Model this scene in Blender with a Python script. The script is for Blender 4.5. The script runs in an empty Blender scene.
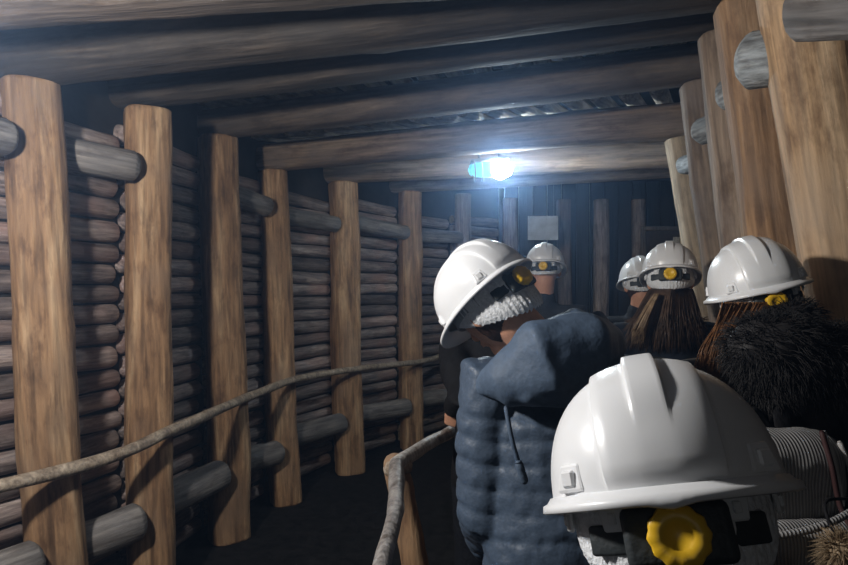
import bpy, bmesh, math, random
from mathutils import Vector, Matrix, noise

PI = math.pi
F, CX, HY, EYE = 612.0, 424.0, 290.0, 1.62
C = bpy.context.scene.collection
rnd = random.Random(11)


def at(px, py, d):
    """a point seen at pixel (px, py) at depth d metres in front of the camera"""
    return Vector(((px - CX) / F * d, d, EYE - (py - HY) / F * d))


ORD = ['zeroth', 'first', 'second', 'third', 'fourth', 'fifth', 'sixth', 'seventh', 'eighth', 'ninth', 'tenth', 'eleventh',
       'twelfth', 'thirteenth', 'fourteenth', 'fifteenth', 'sixteenth', 'seventeenth', 'eighteenth', 'nineteenth', 'twentieth',
       'twenty-first', 'twenty-second', 'twenty-third', 'twenty-fourth', 'twenty-fifth']


def tag(o, label=None, cat=None, group=None, kind=None):
    if label: o['label'] = label
    if cat: o['category'] = cat
    if group: o['group'] = group
    if kind: o['kind'] = kind
    return o


def link(name, me, mats=None, parent=None, smooth=True):
    o = bpy.data.objects.new(name, me)
    C.objects.link(o)
    if mats and not me.materials:
        for m in (mats if isinstance(mats, (list, tuple)) else [mats]):
            me.materials.append(m)
    if smooth:
        me.polygons.foreach_set('use_smooth', [True] * len(me.polygons))
    if parent: o.parent = parent
    return o


def bm_mesh(name, bm):
    bmesh.ops.recalc_face_normals(bm, faces=bm.faces)
    me = bpy.data.meshes.new(name)
    bm.to_mesh(me); bm.free()
    return me


def sharp(o, deg=35):
    """smooth shading with sharp edges above an angle"""
    me = o.data
    bm = bmesh.new(); bm.from_mesh(me)
    for e in bm.edges:
        if len(e.link_faces) == 2 and e.calc_face_angle(0) > math.radians(deg): e.smooth = False
    bm.to_mesh(me); bm.free()
    return o


def empty(name, loc=(0, 0, 0), rot=None):
    o = bpy.data.objects.new(name, None)
    C.objects.link(o)
    o.empty_display_size = .1
    o.matrix_world = Matrix.Translation(Vector(loc)) @ (rot.to_4x4() if rot else Matrix.Identity(4))
    return o


# ------------------------------------------------------------------ materials
def new_mat(name):
    m = bpy.data.materials.new(name); m.use_nodes = True
    nt = m.node_tree
    for n in list(nt.nodes): nt.nodes.remove(n)
    out = nt.nodes.new('ShaderNodeOutputMaterial')
    b = nt.nodes.new('ShaderNodeBsdfPrincipled')
    nt.links.new(b.outputs[0], out.inputs[0])
    return m, nt, b


def ramp(nt, stops):
    r = nt.nodes.new('ShaderNodeValToRGB')
    e = r.color_ramp.elements
    while len(e) < len(stops): e.new(.5)
    for k, (p, c) in enumerate(stops):
        e[k].position = p; e[k].color = (*c, 1)
    return r


def wood(name, c0, c1, c2, rough=.75, stretch=(9, 9, 1.1), vary=.35, bump=.35, stain=None, sat=1.0):
    m, nt, b = new_mat(name)
    N, L = nt.nodes, nt.links
    tc = N.new('ShaderNodeTexCoord'); oi = N.new('ShaderNodeObjectInfo')
    mul = N.new('ShaderNodeMath'); mul.operation = 'MULTIPLY'; mul.inputs[1].default_value = 53.7
    L.new(oi.outputs['Random'], mul.inputs[0])
    add = N.new('ShaderNodeVectorMath'); add.operation = 'ADD'
    L.new(tc.outputs['Object'], add.inputs[0]); L.new(mul.outputs[0], add.inputs[1])
    mp = N.new('ShaderNodeMapping'); mp.inputs['Scale'].default_value = stretch
    L.new(add.outputs[0], mp.inputs['Vector'])
    n1 = N.new('ShaderNodeTexNoise'); n1.inputs['Scale'].default_value = 1.6; n1.inputs['Detail'].default_value = 7
    n1.inputs['Roughness'].default_value = .62; n1.inputs['Distortion'].default_value = .6
    L.new(mp.outputs[0], n1.inputs['Vector'])
    r = ramp(nt, [(.28, c0), (.5, c1), (.72, c2)])
    L.new(n1.outputs['Fac'], r.inputs[0])
    # fine fibres
    mp2 = N.new('ShaderNodeMapping'); mp2.inputs['Scale'].default_value = (stretch[0] * 6, stretch[1] * 6, stretch[2] * 4)
    L.new(add.outputs[0], mp2.inputs['Vector'])
    n2 = N.new('ShaderNodeTexNoise'); n2.inputs['Scale'].default_value = 1.0; n2.inputs['Detail'].default_value = 4
    L.new(mp2.outputs[0], n2.inputs['Vector'])
    r2 = ramp(nt, [(.33, (.36, .34, .33)), (.58, (1, 1, 1))])
    L.new(n2.outputs['Fac'], r2.inputs[0])
    mx = N.new('ShaderNodeMix'); mx.data_type = 'RGBA'; mx.blend_type = 'MULTIPLY'; mx.inputs[0].default_value = .75
    L.new(r.outputs[0], mx.inputs[6]); L.new(r2.outputs[0], mx.inputs[7])
    n4 = N.new('ShaderNodeTexNoise'); n4.inputs['Scale'].default_value = 11; n4.inputs['Detail'].default_value = 6; n4.inputs['Roughness'].default_value = .7
    mp4 = N.new('ShaderNodeMapping'); mp4.inputs['Scale'].default_value = (1.4, 1.4, .55)
    L.new(add.outputs[0], mp4.inputs['Vector']); L.new(mp4.outputs[0], n4.inputs['Vector'])
    r4 = ramp(nt, [(.34, (.52, .46, .42)), (.50, (1, 1, 1)), (.68, (1.0, 1.0, 1.0))])
    L.new(n4.outputs['Fac'], r4.inputs[0])
    mx4 = N.new('ShaderNodeMix'); mx4.data_type = 'RGBA'; mx4.blend_type = 'MULTIPLY'; mx4.inputs[0].default_value = .9
    L.new(mx.outputs[2], mx4.inputs[6]); L.new(r4.outputs[0], mx4.inputs[7])
    col = mx4.outputs[2]
    if stain:  # broad patches of weathering
        n3 = N.new('ShaderNodeTexNoise'); n3.inputs['Scale'].default_value = 2.6; n3.inputs['Detail'].default_value = 3
        L.new(add.outputs[0], n3.inputs['Vector'])
        r3 = ramp(nt, [(.48, (0, 0, 0)), (.66, (1, 1, 1))])
        L.new(n3.outputs['Fac'], r3.inputs[0])
        m3 = N.new('ShaderNodeMix'); m3.data_type = 'RGBA'
        ms = N.new('ShaderNodeMath'); ms.operation = 'MULTIPLY'; ms.inputs[1].default_value = .6
        L.new(r3.outputs[0], ms.inputs[0]); L.new(ms.outputs[0], m3.inputs[0])
        L.new(col, m3.inputs[6]); m3.inputs[7].default_value = (*stain, 1)
        col = m3.outputs[2]
    hs = N.new('ShaderNodeHueSaturation')
    mr = N.new('ShaderNodeMapRange'); mr.inputs['To Min'].default_value = 1 - vary; mr.inputs['To Max'].default_value = 1 + vary
    L.new(oi.outputs['Random'], mr.inputs['Value']); L.new(mr.outputs[0], hs.inputs['Value'])
    hs.inputs['Saturation'].default_value = sat
    L.new(col, hs.inputs['Color']); L.new(hs.outputs[0], b.inputs['Base Color'])
    b.inputs['Roughness'].default_value = rough
    bp = N.new('ShaderNodeBump'); bp.inputs['Strength'].default_value = bump; bp.inputs['Distance'].default_value = .02
    sm = N.new('ShaderNodeMath'); sm.operation = 'ADD'
    L.new(n1.outputs['Fac'], sm.inputs[0]); L.new(n2.outputs['Fac'], sm.inputs[1])
    L.new(sm.outputs[0], bp.inputs['Height']); L.new(bp.outputs[0], b.inputs['Normal'])
    return m


def plain(name, col, rough=.5, spec=.5, bump=0, bscale=60, vary=.0, sheen=0, coat=0, stretch=(1, 1, 1)):
    m, nt, b = new_mat(name)
    N, L = nt.nodes, nt.links
    tc = N.new('ShaderNodeTexCoord')
    mp = N.new('ShaderNodeMapping'); mp.inputs['Scale'].default_value = stretch
    L.new(tc.outputs['Object'], mp.inputs[0])
    n = N.new('ShaderNodeTexNoise'); n.inputs['Scale'].default_value = bscale; n.inputs['Detail'].default_value = 4
    L.new(mp.outputs[0], n.inputs['Vector'])
    lo = tuple(c * (1 - vary) for c in col); hi = tuple(min(1, c * (1 + vary)) for c in col)
    r = ramp(nt, [(.3, lo), (.7, hi)])
    L.new(n.outputs['Fac'], r.inputs[0]); L.new(r.outputs[0], b.inputs['Base Color'])
    b.inputs['Roughness'].default_value = rough
    b.inputs['Specular IOR Level'].default_value = spec
    b.inputs['Coat Weight'].default_value = coat
    if sheen: b.inputs['Sheen Weight'].default_value = sheen
    if bump:
        bp = N.new('ShaderNodeBump'); bp.inputs['Strength'].default_value = bump; bp.inputs['Distance'].default_value = .01
        L.new(n.outputs['Fac'], bp.inputs['Height']); L.new(bp.outputs[0], b.inputs['Normal'])
    return m


def emit(name, col, s):
    m, nt, b = new_mat(name)
    b.inputs['Base Color'].default_value = (0, 0, 0, 1)
    b.inputs['Emission Color'].default_value = (*col, 1)
    b.inputs['Emission Strength'].default_value = s
    return m


M = dict(
    post=wood('peeled_post_wood', (.16, .08, .035), (.43, .24, .11), (.68, .46, .26), stain=(.29, .185, .115), vary=.16, sat=.92, stretch=(8, 8, .9)),
    post2=wood('smooth_post_wood', (.38, .22, .10), (.60, .37, .18), (.76, .53, .31), stain=(.44, .32, .22), vary=.1, sat=.88, stretch=(8, 8, .7), bump=.2),
    gpost=wood('grey_brown_post_wood', (.13, .09, .065), (.30, .22, .16), (.46, .36, .27), stain=(.22, .18, .16), vary=.08, stretch=(8, 8, .8)),
    pale=wood('pale_post_wood', (.42, .32, .21), (.62, .50, .36), (.76, .65, .50), stain=(.3, .24, .18), vary=.08, stretch=(9, 9, .8), bump=.2),
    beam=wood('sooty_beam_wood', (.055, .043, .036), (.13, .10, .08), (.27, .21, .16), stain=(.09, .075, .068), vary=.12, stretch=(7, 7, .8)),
    shade=wood('shade_dark_beam_wood', (.024, .020, .019), (.055, .046, .041), (.125, .10, .082), stain=(.038, .034, .033), vary=.1, stretch=(7, 7, .8)),  # darker beam wood: shade from neighbouring timbers put into the colour
    log=wood('weathered_log_wood', (.11, .092, .092), (.31, .255, .245), (.52, .44, .41), stain=(.33, .20, .17), vary=.45, stretch=(11, 11, 1.3), bump=.5),
    strut=wood('grey_strut_wood', (.11, .105, .105), (.235, .22, .215), (.37, .345, .33), stain=(.16, .155, .16), vary=.2, stretch=(9, 9, 1.0)),
    bstrut=wood('blue_grey_strut_wood', (.18, .20, .22), (.36, .40, .43), (.55, .59, .62), stain=(.25, .28, .30), vary=.1, stretch=(12, 12, 5)),
    end=wood('sawn_end_wood', (.20, .15, .10), (.36, .29, .21), (.52, .44, .34), stretch=(14, 14, 14), vary=.2),
    pole=wood('roof_pole_wood', (.20, .18, .15), (.42, .38, .33), (.66, .61, .54), stretch=(9, 9, 1.2), vary=.25),
    pend=wood('pale_pole_end', (.5, .45, .38), (.66, .61, .53), (.8, .76, .68), stretch=(14, 14, 14), vary=.12),
    rail=wood('handrail_wood', (.24, .19, .15), (.45, .37, .29), (.64, .54, .43), stretch=(10, 10, 10), vary=.0, rough=.55),
    rail2=wood('worn_rail_wood', (.16, .145, .14), (.30, .28, .27), (.46, .44, .43), stretch=(10, 10, 10), vary=.0, rough=.45),
    rail3=wood('pale_worn_rail_wood', (.34, .33, .31), (.58, .57, .55), (.78, .77, .75), stretch=(10, 10, 10), vary=.0, rough=.4),
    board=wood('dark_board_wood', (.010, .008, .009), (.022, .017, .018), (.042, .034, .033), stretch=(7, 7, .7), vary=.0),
    rock=plain('dark_rock', (.022, .02, .02), .95, .2, 1.0, 6, .5),
    earth=plain('damp_earth_floor', (.013, .012, .013), .9, .15, .8, 14, .5),
    white=plain('white_helmet_plastic', (.80, .81, .83), .30, .5, 0, 30, .015),
    grey=plain('grey_strap_plastic', (.30, .33, .35), .45, .4, 0, 30, .05),
    clip=plain('white_clip_plastic', (.66, .68, .70), .4, .5, 0, 30, .03),
    dark=plain('dark_headband_plastic', (.035, .042, .046), .55, .4, .2, 80, .2),
    yellow=plain('yellow_knob_plastic', (.78, .47, .02), .4, .5, 0, 40, .05),
    net=plain('white_hair_net_fabric', (.74, .76, .79), .9, .1, .5, 160, .12),
    skin=plain('skin', (.60, .31, .20), .5, .35, .08, 90, .08),
    navy=plain('navy_quilted_nylon', (.060, .088, .135), .5, .45, .15, 120, .12),
    navys=plain('navy_hood_cloth', (.075, .110, .168), .62, .35, .2, 70, .12),
    black=plain('black_cloth', (.010, .010, .012), .8, .2, .3, 60, .3),
    shiny=plain('black_shiny_nylon', (.012, .013, .016), .32, .5, .2, 24, .2),
    dkgrey=plain('dark_grey_cloth', (.030, .033, .040), .85, .2, .3, 60, .2),
    dknavy=plain('dark_navy_cloth', (.012, .017, .028), .8, .2, .3, 60, .2),
    jeans=plain('dark_trouser_cloth', (.012, .014, .02), .9, .2, .3, 90, .3),
    shoe=plain('dark_shoe_leather', (.012, .011, .011), .5, .4, .1, 60, .2),
    hdark=plain('dark_brown_hair', (.045, .022, .016), .5, .4, .3, 60, .4, stretch=(6, 6, 1)),
    hbrown=plain('brown_hair', (.085, .052, .034), .5, .4, .2, 30, .5),
    htan=plain('light_brown_hair', (.33, .23, .14), .5, .4, .2, 30, .4),
    hging=plain('ginger_brown_hair', (.26, .125, .055), .5, .4, .2, 25, .5),
    fur=plain('black_fur', (.020, .018, .019), .6, .35, 0, 60, .3),
    tanfur=plain('tan_fur', (.30, .22, .14), .8, .2, 0, 60, .3),
    piping=plain('dark_red_piping', (.05, .022, .022), .6, .3, 0, 50, .1),
    lpipe=plain('light_piping', (.42, .40, .39), .6, .3, 0, 50, .1),
    metal=plain('grey_painted_metal', (.16, .18, .19), .45, .5, 0, 40, .1),
    paper=plain('faded_white_board', (.55, .56, .56), .85, .2, 0, 9, .25),
    eye=plain('eye_white', (.7, .7, .7), .25, .5, 0, 20, .02),
    panel=plain('dark_notice_panel', (.05, .035, .03), .8, .2, .2, 20, .3),
    bulb=emit('lit_lamp_white', (.74, .88, 1.0), 270),
    lens=emit('lit_lamp_glass', (.14, .55, .80), 1.3),
)


def cord_mat():
    m, nt, b = new_mat('grey_ribbed_cloth')
    N, L = nt.nodes, nt.links
    tc = N.new('ShaderNodeTexCoord')
    nz = N.new('ShaderNodeTexNoise'); nz.inputs['Scale'].default_value = 9
    L.new(tc.outputs['Object'], nz.inputs['Vector'])
    sx = N.new('ShaderNodeSeparateXYZ'); L.new(tc.outputs['Object'], sx.inputs[0])
    ma = N.new('ShaderNodeMath'); ma.operation = 'MULTIPLY_ADD'; ma.inputs[1].default_value = 2 * PI / .0072
    m9 = N.new('ShaderNodeMath'); m9.operation = 'MULTIPLY'; m9.inputs[1].default_value = 4
    L.new(nz.outputs['Fac'], m9.inputs[0]); L.new(sx.outputs['X'], ma.inputs[0]); L.new(m9.outputs[0], ma.inputs[2])
    sn = N.new('ShaderNodeMath'); sn.operation = 'SINE'; L.new(ma.outputs[0], sn.inputs[0])
    w = N.new('ShaderNodeMapRange'); w.inputs['From Min'].default_value = -1; L.new(sn.outputs[0], w.inputs['Value'])
    r = ramp(nt, [(.1, (.19, .19, .195)), (.8, (.34, .335, .335))])
    L.new(w.outputs[0], r.inputs[0]); L.new(r.outputs[0], b.inputs['Base Color'])
    b.inputs['Roughness'].default_value = .9
    bp = N.new('ShaderNodeBump'); bp.inputs['Strength'].default_value = .5; bp.inputs['Distance'].default_value = .004
    L.new(w.outputs[0], bp.inputs['Height']); L.new(bp.outputs[0], b.inputs['Normal'])
    return m


M['cord'] = cord_mat()


# ------------------------------------------------------------------ shape helpers
def log_mesh(name, L, r0, r1, seed, p=2.0, seg=22, wob=.05, bend=.012, cap='flat', cap2=None, knots=0):
    """a timber along +Z: irregular section, slight bend, flat sawn or rounded worn ends (cap faces use slot 1)"""
    cap2 = cap2 or cap
    n = max(8, int(L / .09))
    zs = []
    def capz(kind, r):
        if kind == 'round': return [(r * .62 * (1 - math.cos(a)), math.sin(a)) for a in (0.28, .55, .85, 1.2)]
        return [(0, .90), (r * .10, 1.0)]
    c0, c1 = capz(cap, r0), capz(cap2, r1)
    prof = [(z, s) for z, s in c0]
    a0, a1 = c0[-1][0] + .01, L - c1[-1][0] - .01
    prof += [(a0 + (a1 - a0) * k / n, 1.0) for k in range(n + 1)]
    prof += [(L - z, s) for z, s in reversed(c1)]
    kn = [(rnd.uniform(.1, .9) * L, rnd.uniform(0, 2 * PI)) for _ in range(knots)]
    vs, fs = [], []
    bx, by = rnd.uniform(-1, 1) * bend, rnd.uniform(-1, 1) * bend
    for z, s in prof:
        t = z / L
        r = (r0 + (r1 - r0) * t) * s
        ox, oy = bx * math.sin(t * PI) , by * math.sin(t * PI * 1.7)
        for k in range(seg):
            a = 2 * PI * k / seg
            ca, sa = math.cos(a), math.sin(a)
            q = (abs(ca) ** p + abs(sa) ** p) ** (-1 / p)
            w = 1 + wob * noise.noise(Vector((ca * 1.3 + seed, sa * 1.3, z * 2.2))) + wob * .5 * noise.noise(Vector((ca * 3 + seed, sa * 3, z * 6)))
            for kz, ka in kn:
                dd = ((z - kz) / .05) ** 2 + ((math.sin((a - ka) / 2)) * 2 * r / .035) ** 2
                if dd < 4: w += .09 * math.exp(-dd)
            vs.append((ca * q * r * w + ox, sa * q * r * w + oy, z))
    for i in range(len(prof) - 1):
        for k in range(seg):
            k2 = (k + 1) % seg
            fs.append((i * seg + k, i * seg + k2, (i + 1) * seg + k2, (i + 1) * seg + k))
    nf = len(fs)
    fs.append(tuple(reversed(range(seg)))); fs.append(tuple(range((len(prof) - 1) * seg, len(prof) * seg)))
    me = bpy.data.meshes.new(name)
    me.from_pydata(vs, [], fs)
    me.polygons[nf].material_index = 0 if cap == 'round' else 1
    me.polygons[nf + 1].material_index = 0 if cap2 == 'round' else 1
    me.update()
    return me


def frame_z(p0, d, ref=Vector((0, -1, 0))):
    z = d.normalized()
    x = ref - z * ref.dot(z)
    if x.length < 1e-3: x = Vector((1, 0, 0)) - z * z.x
    x.normalize(); y = z.cross(x)
    m = Matrix((x, y, z)).transposed().to_4x4(); m.translation = p0
    return m


def timber(name, p0, p1, r0, r1, mat, endmat=None, ref=Vector((0, -1, 0)), **kw):
    d = p1 - p0
    me = log_mesh(name, d.length, r0, r1, rnd.uniform(0, 90), **kw)
    o = link(name, me, [M[mat], M[endmat or 'end']])
    for k in (-1, -2): me.polygons[k].use_smooth = False
    o.matrix_world = frame_z(p0, d, ref)
    sharp(o, 50)
    return o


def spline(pts, n):
    out = []
    P = [pts[0] * 2 - pts[1]] + list(pts) + [pts[-1] * 2 - pts[-2]]
    for i in range(1, len(P) - 2):
        for k in range(n):
            t = k / n
            out.append(.5 * ((2 * P[i]) + (P[i + 1] - P[i - 1]) * t + (2 * P[i - 1] - 5 * P[i] + 4 * P[i + 1] - P[i + 2]) * t * t + (3 * P[i] - P[i - 1] - 3 * P[i + 1] + P[i + 2]) * t ** 3))
    out.append(pts[-1].copy())
    return out


def tube(bm, pts, radii, seg=14, wob=0, seed=0, flat=None, caps=True):
    """tapered tube with rounded ends through pts; radii a number per point or (rx, ry) pairs with flat = the rx axis"""
    pts = [Vector(p) for p in pts]
    if not isinstance(radii, (list, tuple)): radii = [radii] * len(pts)
    R2 = [(r if isinstance(r, tuple) else (r, r)) for r in radii]
    if caps:
        d0 = (pts[0] - pts[1]).normalized(); d1 = (pts[-1] - pts[-2]).normalized()
        a, b = [], []
        for s in (.97, .80, .45):
            c = math.sqrt(1 - s * s)
            a.insert(0, (pts[0] + d0 * R2[0][1] * s, (R2[0][0] * c, R2[0][1] * c)))
            b.append((pts[-1] + d1 * R2[-1][1] * s, (R2[-1][0] * c, R2[-1][1] * c)))
        b.reverse()
        full = a + list(zip(pts, R2)) + b
    else: full = list(zip(pts, R2))
    rings, x = [], None
    for i, (p, (rx, ry)) in enumerate(full):
        q0 = full[max(0, i - 1)][0]; q1 = full[min(len(full) - 1, i + 1)][0]
        t = (q1 - q0).normalized()
        if flat is not None: x = flat - t * flat.dot(t)
        elif x is None: x = Vector((0, 0, 1)).cross(t) if abs(t.z) < .9 else Vector((1, 0, 0)) - t * t.x
        else: x = x - t * x.dot(t)
        x = x.normalized(); y = t.cross(x)
        ring = []
        for k in range(seg):
            a = 2 * PI * k / seg
            w = 1 + (wob * noise.noise(Vector((math.cos(a) + seed, math.sin(a), i * .35))) if wob else 0)
            ring.append(bm.verts.new(p + (x * math.cos(a) * rx + y * math.sin(a) * ry) * w))
        rings.append(ring)
    for r0, r1 in zip(rings, rings[1:]):
        for k in range(seg): bm.faces.new((r0[k], r0[(k + 1) % seg], r1[(k + 1) % seg], r1[k]))
    bm.faces.new(rings[0][::-1]); bm.faces.new(rings[-1])


def ellipsoid(bm, c, r, rot=None, seg=24, rings=14, f=None):
    m = (rot.to_4x4() if rot else Matrix.Identity(4)); m.translation = Vector(c)
    res = bmesh.ops.create_uvsphere(bm, u_segments=seg, v_segments=rings, radius=1)
    for v in res['verts']:
        q = Vector((v.co.x * r[0], v.co.y * r[1], v.co.z * r[2]))
        if f: q = f(q)
        v.co = m @ q


def box(bm, c, s, m=None, bev=0, seg=2, taper=None):
    res = bmesh.ops.create_cube(bm, size=1)
    for v in res['verts']:
        k = taper if (taper and v.co.z > 0) else (1, 1)
        v.co = Vector((v.co.x * s[0] * k[0], v.co.y * s[1] * k[1], v.co.z * s[2]))
    if bev:
        vs = res['verts']
        es = {e for v in vs for e in v.link_edges}
        r2 = bmesh.ops.bevel(bm, geom=list(es), offset=bev, segments=seg, affect='EDGES', profile=.5)
        vs = list({v for f in r2['faces'] for v in f.verts} | {v for v in vs if v.is_valid})
    else: vs = res['verts']
    for v in vs:
        v.co = v.co + Vector(c)
        if m: v.co = m @ v.co


def fuse(name, bm, voxel, smooth=4, disp=None):
    """one continuous skin around overlapping shapes"""
    me = bm_mesh(name + '_raw', bm)
    o = bpy.data.objects.new('fuse_tmp', me); C.objects.link(o)
    r = o.modifiers.new('r', 'REMESH'); r.mode = 'VOXEL'; r.voxel_size = voxel
    s = o.modifiers.new('s', 'SMOOTH'); s.factor = .5; s.iterations = smooth
    dg = bpy.context.evaluated_depsgraph_get(); dg.update()
    out = bpy.data.meshes.new_from_object(o.evaluated_get(dg), depsgraph=dg)
    out.name = name
    bpy.data.objects.remove(o); bpy.data.meshes.remove(me)
    if disp:
        ns = [v.normal.copy() for v in out.vertices]
        for v, nn in zip(out.vertices, ns): v.co = v.co + nn * disp(v.co, nn)
        out.update()
    return out


def strands(name, paths, r0, sides=3):
    vs, fs = [], []
    for pts in paths:
        n = len(pts); b = len(vs); x = None
        for i, p in enumerate(pts):
            t = (pts[min(n - 1, i + 1)] - pts[max(0, i - 1)]).normalized()
            x = (Vector((.31, .87, .38)) if x is None else x); x = (x - t * x.dot(t)).normalized(); y = t.cross(x)
            r = r0 * (1 - .85 * (i / (n - 1)) ** 1.5)
            for k in range(sides):
                a = 2 * PI * k / sides
                vs.append(p + (x * math.cos(a) + y * math.sin(a)) * r)
        for i in range(n - 1):
            for k in range(sides):
                k2 = (k + 1) % sides
                fs.append((b + i * sides + k, b + i * sides + k2, b + (i + 1) * sides + k2, b + (i + 1) * sides + k))
        fs.append(tuple(b + k for k in reversed(range(sides)))); fs.append(tuple(b + (n - 1) * sides + k for k in range(sides)))
    me = bpy.data.meshes.new(name); me.from_pydata([tuple(v) for v in vs], [], fs); me.update()
    return me


# ------------------------------------------------------------------ the tunnel: key stations
# left wall posts: (top px, top py, floor px, depth, radius)
LP = [(28, 88, 66, 2.70, .113), (146, 114, 153, 3.20, .108), (219, 141, 229, 4.04, .122), (272, 174, 286, 4.72, .108),
      (342, 185, 350, 5.50, .122), (410, 194, 412, 6.30, .108)]
left_top, left_base = [], []
for tx, ty, fx, d, r in LP:
    t = at(tx, ty, d) + Vector((0, 0, .02)); left_top.append(t)
    left_base.append(Vector(((fx - CX) / F * d, d, -.02)))
# right wall posts: (top px, depth, lean px per m of height, radius)
RP = [(797, 1.74, .165, .103), (746, 2.10, .135, .108), (724, 2.45, .12, .098), (702, 2.92, .13, .094), (676, 3.62, .17, .070),
      (684, 4.6, .12, .09), (686, 5.3, .10, .09)]
RT = [2.55, 2.61, 2.645, 2.61, 2.515, 2.55, 2.60]
right_top, right_base = [], []
for (px, d, lean, r), z in zip(RP, RT):
    x = (px - CX) / F * d
    right_top.append(Vector((x, d, z))); right_base.append(Vector((x + lean * 2.5, d, -.02)))


def wall_dir(k, B=left_base):
    a, b = B[max(0, k - 1)], B[min(len(B) - 1, k + 1)]
    v = (b - a); v.z = 0
    return v.normalized()


def inward(k):  # towards the tunnel from the left wall
    v = wall_dir(k)
    return Vector((v.y, -v.x, 0))


post_names = ORD[1:8]
for k, (tx, ty, fx, d, r) in enumerate(LP):
    ref = inward(k) * .6 + Vector((0, -.8, 0))
    o = timber('timber_post', left_base[k], left_top[k], r * 1.04, r, 'post', ref=ref, p=3.6, seg=28, wob=.09, bend=.015, knots=5)
    extra = ['its foot cut off by the frame', 'with grey strut ending on its upper face',
             'split and splintered at the head', 'thin, with a rounded strut end on its upper face', 'dull brown with chipped foot', 'farthest and greyest before the bend'][k]
    tag(o, f'brown post, {ORD[k+1]} along the handrail, {extra}', 'timber post', 'posts along the handrail wall', 'thing')
rl = ['broad squared orange-brown post standing behind the person with black fur hood', 'brown post just beyond the broad squared post, blue-grey log end on its face',
      'dark brown narrow post, third of the row opposite the handrail', 'grey-brown post between the pale thin post and dark narrow post',
      'pale thin leaning post at the end of the row opposite the handrail', 'post hidden behind the pale thin post, under the beam past the lamp', 'last post opposite the handrail, almost hidden behind the pale thin post']
for k, (px, d, lean, r) in enumerate(RP):
    mat = ['post2', 'post', 'gpost', 'gpost', 'pale', 'post', 'post'][k]
    o = timber('timber_post', right_base[k], right_top[k], r * 1.02, r, mat, ref=Vector((-.35, -.93, 0)), p=3.4 if k < 4 else 2.3, seg=28, wob=.06, bend=.01, knots=3)
    tag(o, rl[k], 'timber post', 'posts along the far side wall', 'thing')

# cross timbers resting on the posts, over the tunnel
BR = [.13, .13, .10, .095, .105, .10, .085]
near_l = Vector((-2.02, 2.06, 2.49))
left_top[1].z += .025
beam_lo = [near_l] + left_top
beam_ends = []
bl = ['broad near cross timber at the ceiling edge, pale lit face', 'heavy cross timber from first handrail post, lit along its lower edge', 'shade-dark cross timber above the second handrail post',
      'cross timber from third handrail post with pale pole tips above it', 'cross timber carrying the lit lamp, row of pale pole ends above', 'bright cross timber just beyond the lit lamp', 'last thin cross timber before the dark end']
for k in range(7):
    a, b = beam_lo[k], right_top[k]
    r = BR[k]
    a2 = Vector((a.x, a.y, a.z + r * .985)); b2 = Vector((b.x, b.y, b.z + r * .985))
    u = (b2 - a2).normalized()
    a3, b3 = a2 - u * .33, b2 + u * .16
    beam_ends.append((a3, b3, r))
    o = timber('cross_timber', a3, b3, r, r, ('beam', 'shade', 'shade', 'beam', 'gpost', 'gpost', 'gpost')[k], ref=Vector((0, 0, -1)), p=2.7, seg=28, wob=.05, bend=.012, knots=3)
    tag(o, bl[k], 'cross timber', 'cross timbers under the roof', 'thing')

# roof poles running along the tunnel on top of the cross timbers
for k in range(6):
    a0, b0, r0 = beam_ends[k]; a1, b1, r1 = beam_ends[k + 1]
    n = 20
    for j in range(n):
        t = (j + .5) / n
        q0 = a0.lerp(b0, t); q1 = a1.lerp(b1, t)
        r = rnd.uniform(.046, .056)
        u = (q1 - q0); u.z = 0; u.normalize()
        p0 = q0 + Vector((0, 0, r0 * 1.06 + r + .004)) - u * (r0 + .03 + rnd.uniform(0, .05)); p1 = q1 + Vector((0, 0, r1 * 1.06 + r * 3 + .016)) + u * rnd.uniform(0, .04)
        o = timber('roof_pole', p0, p1, r, r * .97, 'pole', 'pend', seg=12, wob=.06, bend=.006)
        tag(o, f'roof pole between {ORD[k+1]} and {ORD[k+2]} cross timbers, {ORD[j+1]} from the handrail wall', 'roof pole', f'roof poles over bay {k+1}', 'thing')

# ------------------------------------------------------------------ stacked wall logs behind the handrail posts
ext_base = [Vector((-2.35, 1.25, 0))] + left_base + [Vector((.42, 6.95, 0)), Vector((1.02, 7.35, 0))]
ext_r = [.11] + [q[4] for q in LP] + [.1, .1]
bay_names = ['beside the camera before the first handrail post'] + [f'between {ORD[k]} and {ORD[k+1]} handrail posts' for k in range(1, 6)] + ['just past the sixth handrail post', 'at the dark bend beyond the lamp']
back_line = []
for k in range(len(ext_base) - 1):
    a, b = ext_base[k].copy(), ext_base[k + 1].copy()
    a.z = b.z = 0
    u = (b - a).normalized(); n_in = Vector((u.y, -u.x, 0))
    back_line.append((a - n_in * .30, b - n_in * .30))
    z = .045; j = 0
    while z < 2.42:
        r = rnd.uniform(.046, .060)
        off = max(ext_r[k], ext_r[k + 1]) + r + .012
        p0 = a - n_in * (off + rnd.uniform(0, .012)) + u * rnd.uniform(-.035, .0) + Vector((0, 0, z + r + rnd.uniform(-.004, .004)))
        p1 = b - n_in * (off + rnd.uniform(0, .012)) - u * rnd.uniform(.045, .09) + Vector((0, 0, z + r + rnd.uniform(-.004, .004)))
        o = timber('wall_log', p0, p1, r * rnd.uniform(.93, 1), r * rnd.uniform(.93, 1), 'log', 'end', seg=16, wob=.07, bend=.006, cap='round' if k < 3 else 'flat')
        j += 1
        tag(o, f'stacked wall log, {ORD[j]} from the floor, {bay_names[k]}', 'log', 'stacked logs of the handrail wall, ' + bay_names[k], 'thing')
        z += r * 2 + .004

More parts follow.
